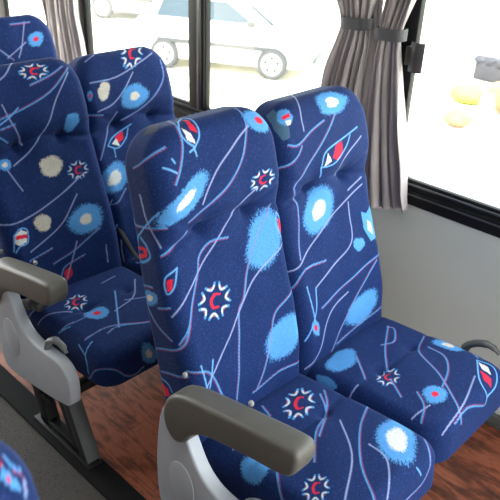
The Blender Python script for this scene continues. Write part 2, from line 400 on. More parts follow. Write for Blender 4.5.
def fabric_material():
    m = bpy.data.materials.new('patterned blue moquette')
    m.use_nodes = True
    nt = m.node_tree; L = nt.links
    p = nt.nodes['Principled BSDF']
    at = nt.nodes.new('ShaderNodeAttribute'); at.attribute_name = 'pattern'
    tc = nt.nodes.new('ShaderNodeTexCoord')
    n = nt.nodes.new('ShaderNodeTexNoise'); n.inputs['Scale'].default_value = 420; n.inputs['Detail'].default_value = 2
    L.new(tc.outputs['Object'], n.inputs['Vector'])
    r = nt.nodes.new('ShaderNodeMapRange'); r.inputs['From Min'].default_value = .3; r.inputs['From Max'].default_value = .7
    r.inputs['To Min'].default_value = .72; r.inputs['To Max'].default_value = 1.28
    L.new(n.outputs['Fac'], r.inputs['Value'])
    mx = nt.nodes.new('ShaderNodeVectorMath'); mx.operation = 'SCALE'
    L.new(at.outputs['Color'], mx.inputs[0]); L.new(r.outputs['Result'], mx.inputs['Scale'])
    L.new(mx.outputs['Vector'], p.inputs['Base Color'])
    p.inputs['Roughness'].default_value = .85
    p.inputs['Specular IOR Level'].default_value = .25
    p.inputs['Sheen Weight'].default_value = .06
    p.inputs['Sheen Roughness'].default_value = .4
    p.inputs['Sheen Tint'].default_value = (.6, .7, 1, 1)
    b = nt.nodes.new('ShaderNodeBump'); b.inputs['Strength'].default_value = .25; b.inputs['Distance'].default_value = .0015
    L.new(n.outputs['Fac'], b.inputs['Height']); L.new(b.outputs['Normal'], p.inputs['Normal'])
    return m
M['fabric'] = fabric_material()

# ------------------------------------------------------------------ woven pattern
NAVY = np.array(srgb(10, 38, 90)[:3]); NAVY2 = np.array(srgb(38, 58, 118)[:3])
CB = np.array(srgb(80, 148, 212)[:3]); CW = np.array(srgb(208, 212, 210)[:3]); CC = np.array(srgb(208, 203, 190)[:3])
CR = np.array(srgb(214, 34, 62)[:3]); CP = np.array(srgb(176, 78, 110)[:3]); CL = np.array(srgb(132, 168, 222)[:3])
CT = np.array(srgb(60, 92, 118)[:3])
PAL = {'b': CB, 'w': CW, 'c': CC, 'r': CR, 'p': CP, 'l': CL, 't': CT, 'n': NAVY, 'g': np.array(srgb(52, 60, 78)[:3])}

def seg_dist(px, py, P):
    best = np.full(px.shape, 9.0); side = np.zeros(px.shape)
    for i in range(len(P) - 1):
        ax, ay = P[i]; bx, by = P[i + 1]
        dx, dy = bx - ax, by - ay
        l2 = dx * dx + dy * dy + 1e-12
        t = np.clip(((px - ax) * dx + (py - ay) * dy) / l2, 0, 1)
        d = np.hypot(px - ax - t * dx, py - ay - t * dy)
        s = ((px - ax) * dy - (py - ay) * dx) / math.sqrt(l2)
        m = d < best
        best = np.where(m, d, best); side = np.where(m, s, side)
    return best, side

def sstep(e0, e1, x):
    t = np.clip((x - e0) / (e1 - e0), 0, 1)
    return t * t * (3 - 2 * t)

def in_poly(px, py, P):
    ins = np.zeros(px.shape, bool)
    n = len(P)
    for i in range(n):
        x1, y1 = P[i]; x2, y2 = P[(i + 1) % n]
        c = ((y1 > py) != (y2 > py)) & (px < (x2 - x1) * (py - y1) / (y2 - y1 + 1e-12) + x1)
        ins ^= c
    return ins

def paint(u, v, motifs, seed=0):
    rng = np.random.RandomState(seed)
    col = np.empty((len(u), 3)); col[:] = NAVY
    sp = rng.rand(len(u)); col[sp > .93] = NAVY2
    sp2 = rng.rand(len(u)); col[sp2 > .997] = NAVY2 * 1.6
    def mixin(idx, a, c):
        a = a[:, None]; col[idx] = col[idx] * (1 - a) + c * a
    def near(P, m):
        P = np.array(P)
        return np.nonzero((u > P[:, 0].min() - m) & (u < P[:, 0].max() + m) & (v > P[:, 1].min() - m) & (v < P[:, 1].max() + m))[0]
    def stroke(P, w, c, off=0.0, taper=False, al=.95):
        idx = near(P, .012)
        if not len(idx): return
        d, s = seg_dist(u[idx], v[idx], P)
        if off:
            d = np.where(d < .02, np.abs(s - off) + np.where(np.abs(np.abs(s) - d) > .0008, .02, 0), 9)
        mixin(idx, al * (1 - sstep(w * .5 - .0007, w * .5 + .0007, d)), c)
    for mo in motifs:
        k = mo[0]
        if k in ('B', 'b', 'l', 'c', 'k'):
            P = catmull(mo[1])
            if k == 'B' or k == 'b':
                s = 1 if k == 'b' else -1
                stroke(P, .0042, CB * .98); stroke(P, .0017, CP, .0039 * s, al=.75)
            elif k == 'l':
                stroke(P, .0046, CL * .85); stroke(P, .0014, CP * 1.1 + .06, .0004, al=.5)
            elif k == 'c': stroke(P, .0048, CB * .9 + CL * .25)
            else: stroke(P, .0075, CB)
        elif k == 'o':       # fuzzy blob: centre, two axis ends, body colour, core colour, core scale
            c, a, b = [np.array(q) for q in mo[1]]
            A = np.array([a - c, b - c]).T
            if abs(np.linalg.det(A)) < 1e-8: continue
            Ai = np.linalg.inv(A); rr = max(np.linalg.norm(a - c), np.linalg.norm(b - c))
            idx = near([c], rr * 1.7)
            if not len(idx): continue
            q = Ai @ np.array([u[idx] - c[0], v[idx] - c[1]])
            r = np.hypot(q[0], q[1]) * 1.07; th = np.arctan2(q[1], q[0])
            jag = .025 * np.sin(th * 31 + rng.rand() * 6) + .025 * np.sin(th * 47 + 2) + .045 * np.sin(th * 3 + rng.rand() * 6) + .03 * np.sin(th * 5 + rng.rand() * 6)
            nz = (rng.rand(len(idx)) - .5) * .24
            al = 1 - sstep(.94, 1.05, r + jag + nz)
            body = PAL[mo[2]]
            mixin(idx, al * .96, body)
            if mo[3]:
                al = 1 - sstep(.93, 1.07, r / (mo[4] * .84) + (jag + nz) * (1.2 if mo[3] != 'r' else .2))
                mixin(idx, al, PAL[mo[3]])
        elif k == 'f':
            P = mo[2]; idx = near(P, .002)
            if len(idx): mixin(idx, in_poly(u[idx], v[idx], P).astype(float), PAL[mo[1]])
        elif k == 's':       # sun wheel: red crescent in a ring of seven chevron petals
            c, a, b = [np.array(q) for q in mo[1]]
            A = np.array([a - c, b - c]).T
            def T(x, y): return tuple(c + A @ np.array([x, y]))
            sc = (np.linalg.norm(a - c) + np.linalg.norm(b - c)) / 2 / .042
            for j in range(7):
                t = math.pi / 2 - 2 * math.pi * (j + .5) / 7
                g = .30
                o1 = T(1.02 * math.cos(t - g), 1.02 * math.sin(t - g)); o2 = T(1.02 * math.cos(t + g), 1.02 * math.sin(t + g))
                mid = T(.70 * math.cos(t), .70 * math.sin(t))
                i1 = T(.84 * math.cos(t - g * .35), .84 * math.sin(t - g * .35)); i2 = T(.84 * math.cos(t + g * .35), .84 * math.sin(t + g * .35))
                P = catmull([o1, T(.80 * math.cos(t - g * .62), .80 * math.sin(t - g * .62)), mid, T(.80 * math.cos(t + g * .62), .80 * math.sin(t + g * .62)), o2], 5)
                stroke(P, .0060 * sc, CB); stroke(P[3:-3], .0044 * sc, CW)
                stroke(np.array([i1, i2]), .0022 * sc, CP)
            P = catmull([T(.26, .36), T(-.06, .36), T(-.24, .0), T(-.06, -.36), T(.26, -.34)], 6)
            stroke(P, .0042 * sc, CR); stroke(P[6:-6], .0072 * sc, CR)
    return col

# ------------------------------------------------------------------ upholstered panels
def panel(name, parent, hw, L, rad, rc_top, rc_bot, D, rad2, step, frame, wfn, tfn, bulge, motifs, seed):
    O, TD, ND = [np.array(q, float) for q in frame]
    rq = rad * math.pi / 2; rmax = rq + D + rad2 * math.pi / 2
    us = np.arange(-(hw - rad) - rmax - step, (hw - rad) + rmax + 2 * step, step)
    vs = np.arange(rad - rmax - step, L - rad + rmax + 2 * step, step)
    U, V = np.meshgrid(us, vs)
    cv = L / 2; hx = hw - rad; hy = L / 2 - rad
    rc = np.where(V > cv, rc_top, rc_bot)
    X = np.abs(U) - (hx - rc); Y = np.abs(V - cv) - (hy - rc)
    mx_, my_ = np.maximum(X, 0), np.maximum(Y, 0)
    ln = np.hypot(mx_, my_)
    sd = ln + np.minimum(np.maximum(X, Y), 0) - rc
    nx = np.where(ln > 0, mx_ / np.maximum(ln, 1e-9), 0) * np.sign(U); ny = np.where(ln > 0, my_ / np.maximum(ln, 1e-9), 0) * np.sign(V - cv)
    r = np.maximum(sd, 0)
    inside = sd <= 0
    nx = np.where(inside, 0, nx); ny = np.where(inside, 0, ny)
    keep = r <= rmax + step * 1.01
    rcl = np.minimum(r, rmax)
    a1 = np.clip(rcl / rad, 0, math.pi / 2); a3 = np.clip((rcl - rq - D) / rad2, 0, math.pi / 2)
    off = rad * np.sin(a1) - rad2 * (1 - np.cos(a3))
    d = rad * (1 - np.cos(a1)) + np.clip(rcl - rq, 0, D) + rad2 * np.sin(a3)
    px = U - nx * r + nx * off; pt = V - ny * r + ny * off
    tt = np.clip(pt, 0, L)
    wx = px * wfn(tt) / hw
    bz = bulge(wx, pt) * np.clip(1 - d / .07, 0, 1)
    dd = d * tfn(tt)
    side = np.array([0, 1.0, 0])
    co = O + wx[..., None] * side + pt[..., None] * TD + (bz - dd)[..., None] * ND
    ny_, nx_ = U.shape
    idx = np.arange(ny_ * nx_).reshape(ny_, nx_)
    q = np.stack([idx[:-1, :-1], idx[:-1, 1:], idx[1:, 1:], idx[1:, :-1]], -1).reshape(-1, 4)
    kf = keep.ravel(); rfl = r.ravel()
    ok = (rfl[q] <= rmax + step * .5).all(1)
    q = q[ok]
    used = np.zeros(ny_ * nx_, bool); used[q.ravel()] = True
    remap = np.cumsum(used) - 1
    q = remap[q]
    co = co.reshape(-1, 3)[used]; uu = U.ravel()[used]; vv = V.ravel()[used]
    nrm = np.cross(co[q[0, 1]] - co[q[0, 0]], co[q[0, 2]] - co[q[0, 0]])
    me = bpy.data.meshes.new(name)
    me.vertices.add(len(co)); me.vertices.foreach_set('co', co.ravel())
    # outward winding: u to +Y, v to TD, so u x v must follow ND
    if np.dot(np.cross(side, TD), ND) < 0: q = q[:, ::-1]
    me.loops.add(q.size); me.loops.foreach_set('vertex_index', np.ascontiguousarray(q).ravel().astype(np.int32))
    me.polygons.add(len(q)); me.polygons.foreach_set('loop_start', (np.arange(len(q)) * 4).astype(np.int32))
    me.update(calc_edges=True)
    c = paint(uu, vv, motifs, seed)
    ca = me.color_attributes.new('pattern', 'FLOAT_COLOR', 'POINT')
    ca.data.foreach_set('color', np.hstack([c, np.ones((len(c), 1))]).astype(np.float32).ravel())
    me.color_attributes.active_color = ca
    o = link(name, me, M['fabric'], parent)
    if KEEP_UV: o['_uv'] = 1; UVS[o.name] = (uu, vv)
    return o
KEEP_UV = False; UVS = {}

def filler(seed, hw, L, avoid=()):
    """the same kinds of figure strewn over upholstery away from the measured ones"""
    rg = random.Random(seed); out = []
    for i in range(16):
        x = rg.uniform(-hw, hw); y = rg.uniform(0, L); a = rg.uniform(0, 6.28); k = i % 8
        dx, dy = math.cos(a), math.sin(a)
        if k < 5: out.append((('B', 'b', 'l')[k % 3], [(x, y), (x + dx * .07, y + dy * .07), (x + dx * .12 - dy * .03, y + dy * .12 + dx * .03)]))
        elif k < 7: out.append(('o', [(x, y), (x + .035 * dx, y + .035 * dy), (x - .022 * dy, y + .022 * dx)], 'b', ('w', 'r')[k - 5], .4))
        else: out.append(('s', [(x, y), (x + .035 * dx, y + .035 * dy), (x - .035 * dy, y + .035 * dx)]))
    return out

# ------------------------------------------------------------------ seats
FZ = .055
def gauss(x, s): return np.exp(-(x / s) ** 2)

def make_seat(loc, key, label, group, tilt=15.5, L=.865, step=.0022, aisle=True, side=-1, head=1.0, dx=0.0, cush_dz=0.0, cush_x=0.0, cush_y=0.0, cush_t=5.0, cstep=None, yaw=0.0, hwk=1.0):
    """side = -1: the free (aisle) flank is towards -Y"""
    t = empty('coach_seat', loc, yaw)
    tag(t, label, 'seat', group)
    th = R(tilt)
    TD = (-math.sin(th), 0, math.cos(th)); ND = (math.cos(th), 0, math.sin(th))
    zj = .415
    t0 = .05
    O = (dx - TD[0] * t0 * 1.0 + 0.0, 0, zj - TD[2] * t0)
    mb = MOTIFS.get(key + '_back'); mc = MOTIFS.get(key + '_cushion')
    hw = .217 * hwk
    def wfn(v):
        return hw * (1 - .0 * v) - .007 * hwk * sstep(.50, .80, v) - .002 * gauss(v - PT, .03)
    def tfn(v): return .92 + .1 * gauss(v - .3, .3)
    PT = L - .265
    def bulge(x, v):
        b = .016 * gauss(v - .24, .17) - .012 * gauss(v - .50, .10) + .026 * sstep(PT - .02, PT + .07, v) * (1 - .9 * sstep(L - .14, L + .02, v))
        b = b + .010 * (x / hw) ** 2 * sstep(.08, .2, v) * (1 - sstep(PT - .1, PT, v))
        crease = .010 * gauss(v - PT - .018 * np.cos(x * 16), .011) * (.7 + .35 * np.clip((np.abs(x) - .08) / .1, 0, 1)) * (1 - .8 * sstep(.17, .21, np.abs(x)))
        b = b - crease
        for sx in (-1, 1):
            rr = np.hypot(x - sx * .083, v - PT); b = b - .020 * gauss(rr, .020) - .014 * gauss(rr, .05)
            b = b - .004 * gauss(v - PT + .10 - .5 * (x * sx - .083) - .1, .012) * sstep(.01, .03, x * sx - .083) * (x * sx > .083)
        b = b - .012 * gauss(v - .0, .03)
        b = b + .0018 * np.sin(x * 37 + v * 21) * np.sin(v * 29 - x * 11)
        return b
    allm = (filler(hash_(key), hw, L) if not mb else []) + (mb or [])
    back = panel('backrest', t, hw, L, .045, .055, .015, .055, .028, step, (O, TD, ND), wfn, tfn, bulge, allm, hash_(key))
    # hard shell behind the upholstery
    bm = bmesh.new()
    ol = [(-.16 * hwk, .03), (.16 * hwk, .03), (.185 * hwk, .1), (.185 * hwk, .55), (.165 * hwk, L - .09), (.12 * hwk, L - .035), (-.12 * hwk, L - .035), (-.165 * hwk, L - .09), (-.185 * hwk, .55), (-.185 * hwk, .1)]
    def pl(c): return Vector(O) + Vector(TD) * c.z + Vector((0, c.x, 0)) + Vector(ND) * (c.y)
    add_prism(bm, smooth_poly(ol, 2), -.145, -.085, .02, fn=pl)
    bmesh.ops.recalc_face_normals(bm, faces=bm.faces[:])
    from_bm('back_shell', bm, M['shell'], t)
    # seat cushion
    ct = R(cush_t)
    CT = (math.cos(ct), 0, math.sin(ct)); CN = (-math.sin(ct), 0, math.cos(ct))
    CL_ = .53 + cush_x
    def cb(x, v):
        b = .014 * (1 - (x / hw) ** 2) * sstep(0, .12, v) - .012 * sstep(CL_ - .15, CL_, v) - .018 * gauss(v, .05)
        for sx in (-1, 1):
            rr = np.hypot(x - sx * .085, v - .25); b = b - .012 * gauss(rr, .02) - .006 * gauss(rr, .05)
        return b - .004 * gauss(v - .25 - .01 * np.cos(x * 16), .012) + .0015 * np.sin(x * 31 + v * 25)
    panel('cushion', t, hw * .998, CL_, .042, .030, .012, .072, .022, cstep or step, ((-.07, cush_y, zj + .027 + cush_dz), CT, CN),
          lambda v: hw * .995 * (1 - .0 * v), lambda v: 1.0 + 0 * v, cb, (filler(hash_(key) + 5, hw, CL_) if not mc else []) + (mc or []), hash_(key) + 1)
    bm = bmesh.new()
    add_box(bm, -.02, .37, -.180, .180, zj - .115 + cush_dz, zj - .05 + cush_dz, .012)
    from_bm('seat_pan', bm, M['shell'], t)
    bm = bmesh.new()
    for yy in (-.10, .10): add_box(bm, .0, .30, yy - .015, yy + .015, zj - .185 + cush_dz, zj - .11 + cush_dz, .004)
    add_box(bm, .22, .26, -.20, .19, zj - .215, zj - .18, .005); add_box(bm, .06, .10, -.20, .19, zj - .215, zj - .18, .005)
    from_bm('seat_frame', bm, M['leg'], t)
    return t, back

def hash_(k): return sum(ord(c) * (i + 3) for i, c in enumerate(k)) % 9973

COVER = [(-.055, .60), (-.085, .42), (-.085, .25), (-.06, .19), (.0, .192), (.13, .212), (.25, .235), (.335, .258), (.348, .262), (.366, .278), (.370, .295), (.372, .36), (.366, .385), (.335, .415), (.29, .422), (.20, .412), (.13, .418), (.085, .45), (.055, .50), (.03, .55), (.01, .60)]
PADP = [(-.022, .515), (-.042, .555), (-.038, .605), (-.012, .645), (.03, .672), (.12, .694), (.25, .722), (.37, .747), (.393, .742), (.398, .71), (.385, .672), (.36, .655), (.22, .628), (.12, .60), (.065, .565), (.045, .525), (.01, .50)]

def flank(t, y, out=-1, pad_dx=0.0, pad_dz=0.0):
    """armrest, moulded side cover, levers and leg frame on the aisle flank at local y"""
    bm = bmesh.new()
    add_prism(bm, smooth_poly(COVER, 2), y, y + out * .042, .008, 4)
    c = from_bm('side_cover', bm, M['cover'], t)
    bm = bmesh.new()     # raised rim and recessed disc of the cover
    pts = [(.02 + .05 * math.cos(a), .36 + .075 * math.sin(a)) for a in [k * math.pi / 16 for k in range(32)]]
    add_prism(bm, pts, y + out * .040, y + out * .0445, .002, 2)
    from_bm('cover_disc', bm, M['cover'], c)
    bm = bmesh.new()
    y0, y1 = (y - out * .016, y + out * .052)
    add_prism(bm, smooth_poly([(p[0] + pad_dx, p[1] + pad_dz) for p in PADP], 2), y0, y1, .013, 4)
    a = from_bm('armrest', bm, M['pad'], t)
    for kx, kz in ((-.03, .664), (.20, .718)):
        bm = bmesh.new()
        bmesh.ops.create_uvsphere(bm, u_segments=12, v_segments=8, radius=.007)
        for v in bm.verts: v.co = Vector((v.co.x + kx + pad_dx, v.co.y + y0 - out * .002, v.co.z * 1.2 + kz - .004 + pad_dz))
        from_bm('armrest_knob', bm, M['knob'], a)
    # slide lever, light hook on top of the cover front
    bm = bmesh.new()
    add_tube(bm, catmull([(.225, y + out * .02, .415), (.235, y + out * .018, .445), (.262, y + out * .012, .462), (.295, y + out * .008, .458), (.318, y + out * .008, .44)], 5).tolist(), [.013] * 4 + [.014] * 8 + [.011] * 6 + [.007] * 3, 12, .8)
    from_bm('slide_lever', bm, M['lever'], t)
    # recline lever by the armrest post
    if pad_dz:
        bm = bmesh.new()
        add_tube(bm, catmull([(.00, y - out * .020, .455), (.04, y - out * .024, .475), (.09, y - out * .026, .50), (.125, y - out * .026, .502)], 5).tolist(), [.022] * 5 + [.026] * 6 + [.021] * 5, 14, .8)
        from_bm('recline_lever', bm, M['darklever'], t)
    # leg frame: two raked legs, cross rail, foot rail
    yl = y + out * .012
    bm = bmesh.new()
    add_prism(bm, [(.215, .215), (.295, .215), (.385, .0), (.320, .0)], yl, yl - out * .05, .004, 2)
    lg = from_bm('leg', bm, M['leg'], t)
    bm = bmesh.new()
    add_prism(bm, [(.252, .215), (.2985, .215), (.3885, .0), (.345, .0)], yl + out * .001, yl - out * .052, .003, 2)
    from_bm('leg_face', bm, M['legface'], lg)
    bm = bmesh.new()
    add_prism(bm, [(.03, .215), (.095, .215), (.155, .0), (.10, .0)], yl, yl - out * .045, .004, 2)
    lg = from_bm('leg', bm, M['leg'], t)
    bm = bmesh.new()
    add_box(bm, .085, .335, min(yl, yl - out * .035), max(yl, yl - out * .035), .02, .045, .003)
    add_box(bm, .05, .40, min(yl - out * -.01, yl - out * .045), max(yl - out * -.01, yl - out * .045), .0, .014, .003)
    from_bm('foot_rail', bm, M['leg'], t)
    bm = bmesh.new()
    bmesh.ops.create_cone(bm, segments=12, radius1=.012, radius2=.012, depth=.03, cap_ends=True, matrix=Matrix.Translation((.16, yl - out * .0, .175)) @ Matrix.Rotation(R(90), 4, 'X'))
    add_box(bm, .145, .19, yl - .004, yl + .004, .15, .17, .003)
    from_bm('frame_bolt', bm, M['leg'], t)

GR1 = None
SEATS = [
 # key, X, Ycentre, tilt, L, step, aisle, label
 ('a1', 0.0, -.2200, 13.0, .905, .0022, True, 'front aisle seat in blue figured fabric, nearest the camera, with grey armrest'),
 ('w1', 0.0, .2215, 14.5, .885, .0022, False, 'front window seat in blue figured fabric beside the grey wall panel'),
 ('a2', -.885, -.2190, 15.5, .867, .0026, True, 'second row aisle seat, whose steel legs stand on the wooden floor by the carpet'),
 ('w2', -.885, .2190, 18.5, .850, .0026, False, 'second row window seat, headrest against the bright window, behind the near aisle seat'),
 ('w3', -1.77, .2175, 17.0, .838, .004, False, 'rearmost headrest at the top left corner, in front of the hanging curtain'),
 ('x1', .637, -1.280, 15.5, .885, .004, True, 'seat across the aisle, only its blue shoulder shows at bottom left corner'),
]
BACKS = {}
def build_seats():
    for key, x, y, tilt, L, step, aisle, label in SEATS:
        kw = SEATKW.get(key, {})
        t, b = make_seat((x, y, FZ), key, label, 'coach seats' if 0 else None, tilt, L, step, **kw)
        BACKS[key] = t
        if key in ('a1', 'a2'):
            flank(t, -.2425, -1, 0.0 if key == 'a1' else -.058, 0.0 if key == 'a1' else -.034)
        if key == 'w1' or key == 'w2':
            # legs under the window seat and its dark slide lever by the wall
            bm = bmesh.new()
            for xx in ((.20, .27, .27, .21), (.03, .095, .155, .10)):
                add_prism(bm, [(xx[0], .215), (xx[1], .215), (xx[2], 0), (xx[3], 0)], -.03, .0, .004, 2)
            add_box(bm, .09, .28, -.03, 0, .02, .05, .004)
            from_bm('leg', bm, M['leg'], t)
            bm = bmesh.new()
            add_tube(bm, catmull([(.285, .230, .44), (.30, .248, .470), (.335, .252, .492), (.37, .252, .498), (.40, .252, .484)], 4).tolist(), [.012] * 2 + [.018] * 5 + [.017] * 4 + [.013] * 3 + [.009] * 3, 12, .6)
            from_bm('slide_lever', bm, M['darklever'], t)
SEATKW = {'a1': dict(cush_x=.025, dx=.014, cush_y=.009, cush_t=6.0), 'w1': dict(dx=.008, cush_y=.014), 'a2': dict(cush_t=4.0), 'w2': dict(dx=-.03), 'w3': dict(dx=-.02)}

# ------------------------------------------------------------------ curtains
def bundle(name, parent, rows, nf, amp, y, m, seed, dens=12):
    """rows: (z, x_left, x_right, fold_scale) top to bottom; z may be a pair for a slanting row"""
    rg = random.Random(seed)
    rows = sorted(rows, key=lambda r: -r[0])
    z = np.array([r[0] for r in rows]); a = np.array([r[1] for r in rows]); b = np.array([r[2] for r in rows]); k = np.array([r[3] for r in rows])
    dz = np.array([r[4] if len(r) > 4 else 0 for r in rows])
    zz = np.linspace(z[0], z[-1], 90)
    A = np.interp(-zz, -z, a); B = np.interp(-zz, -z, b); K = np.interp(-zz, -z, k); DZ = np.interp(-zz, -z, dz)
    ker = np.ones(7) / 7
    def sm(q): return np.convolve(np.pad(q, 3, mode='edge'), ker, 'valid')
    A, B, K = sm(A), sm(B), sm(K)
    nu = nf * dens + 1
    s = np.linspace(0, 1, nu)
    ph = np.cumsum([0] + [rg.uniform(.45, 1.6) for _ in range(nf)]); ph = ph / ph[-1]
    fold = np.interp(s, ph, np.arange(nf + 1))
    am = np.interp(np.arange(nf + 1), np.arange(nf + 1), [rg.uniform(.45, 1.3) for _ in range(nf + 1)])
    ams = np.interp(fold, np.arange(nf + 1), am)
    bm = bmesh.new(); V = []
    for i in range(len(zz)):
        row = []
        for j in range(nu):
            f = fold[j] + .12 * math.sin(zz[i] * 9 + j * .2 + seed)
            c = math.cos(2 * math.pi * f)
            e = math.sin(2 * math.pi * f)
            yy = y - amp * K[i] * ams[j] * (c + .25 * math.cos(4 * math.pi * f + 1))
            xx = A[i] + (B[i] - A[i]) * s[j] + (B[i] - A[i]) / nf * .28 * e
            row.append(bm.verts.new((xx, yy, zz[i] + DZ[i] * (s[j] - .5) + (.004 * c if i == len(zz) - 1 else 0))))
        V.append(row)
    for i in range(len(V) - 1):
        for j in range(nu - 1):
            bm.faces.new((V[i][j], V[i + 1][j], V[i + 1][j + 1], V[i][j + 1]))
    o = from_bm(name, bm, m, parent, sharp=180)
    md = o.modifiers.new('cloth', 'SOLIDIFY'); md.thickness = .0016
    return o

def curtain_material():
    m = bpy.data.materials.new('grey satin curtain'); m.use_nodes = True
    nt = m.node_tree; L = nt.links; p = nt.nodes['Principled BSDF']
    p.inputs['Base Color'].default_value = srgb(166, 158, 159)
    p.inputs['Roughness'].default_value = .36; p.inputs['Sheen Weight'].default_value = .2
    tc = nt.nodes.new('ShaderNodeTexCoord'); n = nt.nodes.new('ShaderNodeTexNoise'); n.inputs['Scale'].default_value = 30
    mp = nt.nodes.new('ShaderNodeMapping'); mp.inputs['Scale'].default_value = (6, 6, .6)
    L.new(tc.outputs['Object'], mp.inputs['Vector']); L.new(mp.outputs['Vector'], n.inputs['Vector'])
    b = nt.nodes.new('ShaderNodeBump'); b.inputs['Strength'].default_value = .3; b.inputs['Distance'].default_value = .003
    L.new(n.outputs['Fac'], b.inputs['Height']); L.new(b.outputs['Normal'], p.inputs['Normal'])
    tr = nt.nodes.new('ShaderNodeBsdfTranslucent'); tr.inputs['Color'].default_value = srgb(150, 132, 124)
    mx = nt.nodes.new('ShaderNodeMixShader'); mx.inputs['Fac'].default_value = .05
    out = nt.nodes['Material Output']
    L.new(p.outputs['BSDF'], mx.inputs[1]); L.new(tr.outputs['BSDF'], mx.inputs[2]); L.new(mx.outputs['Shader'], out.inputs['Surface'])
    return m

def build_curtains():
    cm = curtain_material()
    # near curtain, front half, with its strap
    t = empty('curtain', (-.25, .66, .74)); tag(t, 'strapped grey satin curtain half hanging to the wall panel beside the dark clip', 'curtain')
    def loc(rows): return rows
    def add(t, name, rows, *a, **k):
        o = bundle(name, None, rows, *a, **k); o.parent = t; o.matrix_parent_inverse = Matrix.Translation(t.location).inverted(); return o
    add(t, 'drape', [(1.80, -.300, -.10, 1.0), (1.62, -.298, -.14, .9), (1.50, -.290, -.185, .8), (1.44, -.302, -.205, .6), (1.385, -.315, -.224, .35), (1.34, -.322, -.218, .6), (1.28, -.327, -.205, .7), (1.16, -.328, -.18, .9), (1.0, -.325, -.14, 1.0), (.86, -.31, -.108, 1.0), (.775, -.296, -.088, 1.0, .05)], 5, .032, .66, cm, 3)
    strap_for(t, -.268, 1.381, .054, .030, .66)
    t = empty('curtain', (-.43, .66, 1.0)); tag(t, 'grey satin curtain half gathered by a strap, falling behind the front window seat', 'curtain')
    add(t, 'drape', [(1.80, -.56, -.35, 1.0), (1.62, -.53, -.345, .9), (1.50, -.495, -.342, .8), (1.43, -.472, -.350, .6), (1.395, -.460, -.364, .35), (1.34, -.472, -.352, .5), (1.25, -.498, -.355, .8), (1.13, -.522, -.358, 1.0), (1.0, -.53, -.36, 1.0), (.80, -.53, -.36, 1.0)], 5, .030, .665, cm, 5)
    add(t, 'back_drape', [(1.80, -.42, -.35, 1.0), (1.4, -.395, -.342, 1.0), (1.1, -.40, -.345, 1.0), (.80, -.42, -.345, 1.0)], 2, .008, .702, cm, 9)
    strap_for(t, -.411, 1.393, .054, .030, .665)
    # shaded cloth between the halves
    t = empty('curtain', (-2.25, .66, .8)); tag(t, 'grey curtain hanging in loose folds behind the rearmost seat at left', 'curtain')
    add(t, 'drape', [(1.80, -2.46, -2.10, 1.0), (1.30, -2.44, -2.125, .9), (1.15, -2.435, -2.13, .8), (1.05, -2.43, -2.10, .9), (.90, -2.43, -2.06, 1.0), (.80, -2.43, -2.03, 1.0)], 9, .020, .66, cm, 11)

def strap_for(t, xc, zc, hx, hy, y):
    bm = bmesh.new()
    n = 32; h = .019
    ringo = []
    for q in (0, 1):
        for zz in (-h, h):
            ringo.append([bm.verts.new((xc + (hx + .003 * q) * math.copysign(abs(math.cos(a)) ** .6, math.cos(a)), y + (hy + .003 * q) * math.copysign(abs(math.sin(a)) ** .8, math.sin(a)), zc + zz + .06 * (hx * math.cos(a)))) for a in [2 * math.pi * k / n for k in range(n)]])
    for k in range(n):
        j = (k + 1) % n
        for a, b in ((0, 1), (1, 3), (3, 2), (2, 0)):
            bm.faces.new((ringo[a][k], ringo[a][j], ringo[b][j], ringo[b][k]))
    bmesh.ops.recalc_face_normals(bm, faces=bm.faces[:])
    o = from_bm('strap', bm, M['strap'], None); o.parent = t; o.matrix_parent_inverse = Matrix.Translation(t.location).inverted()

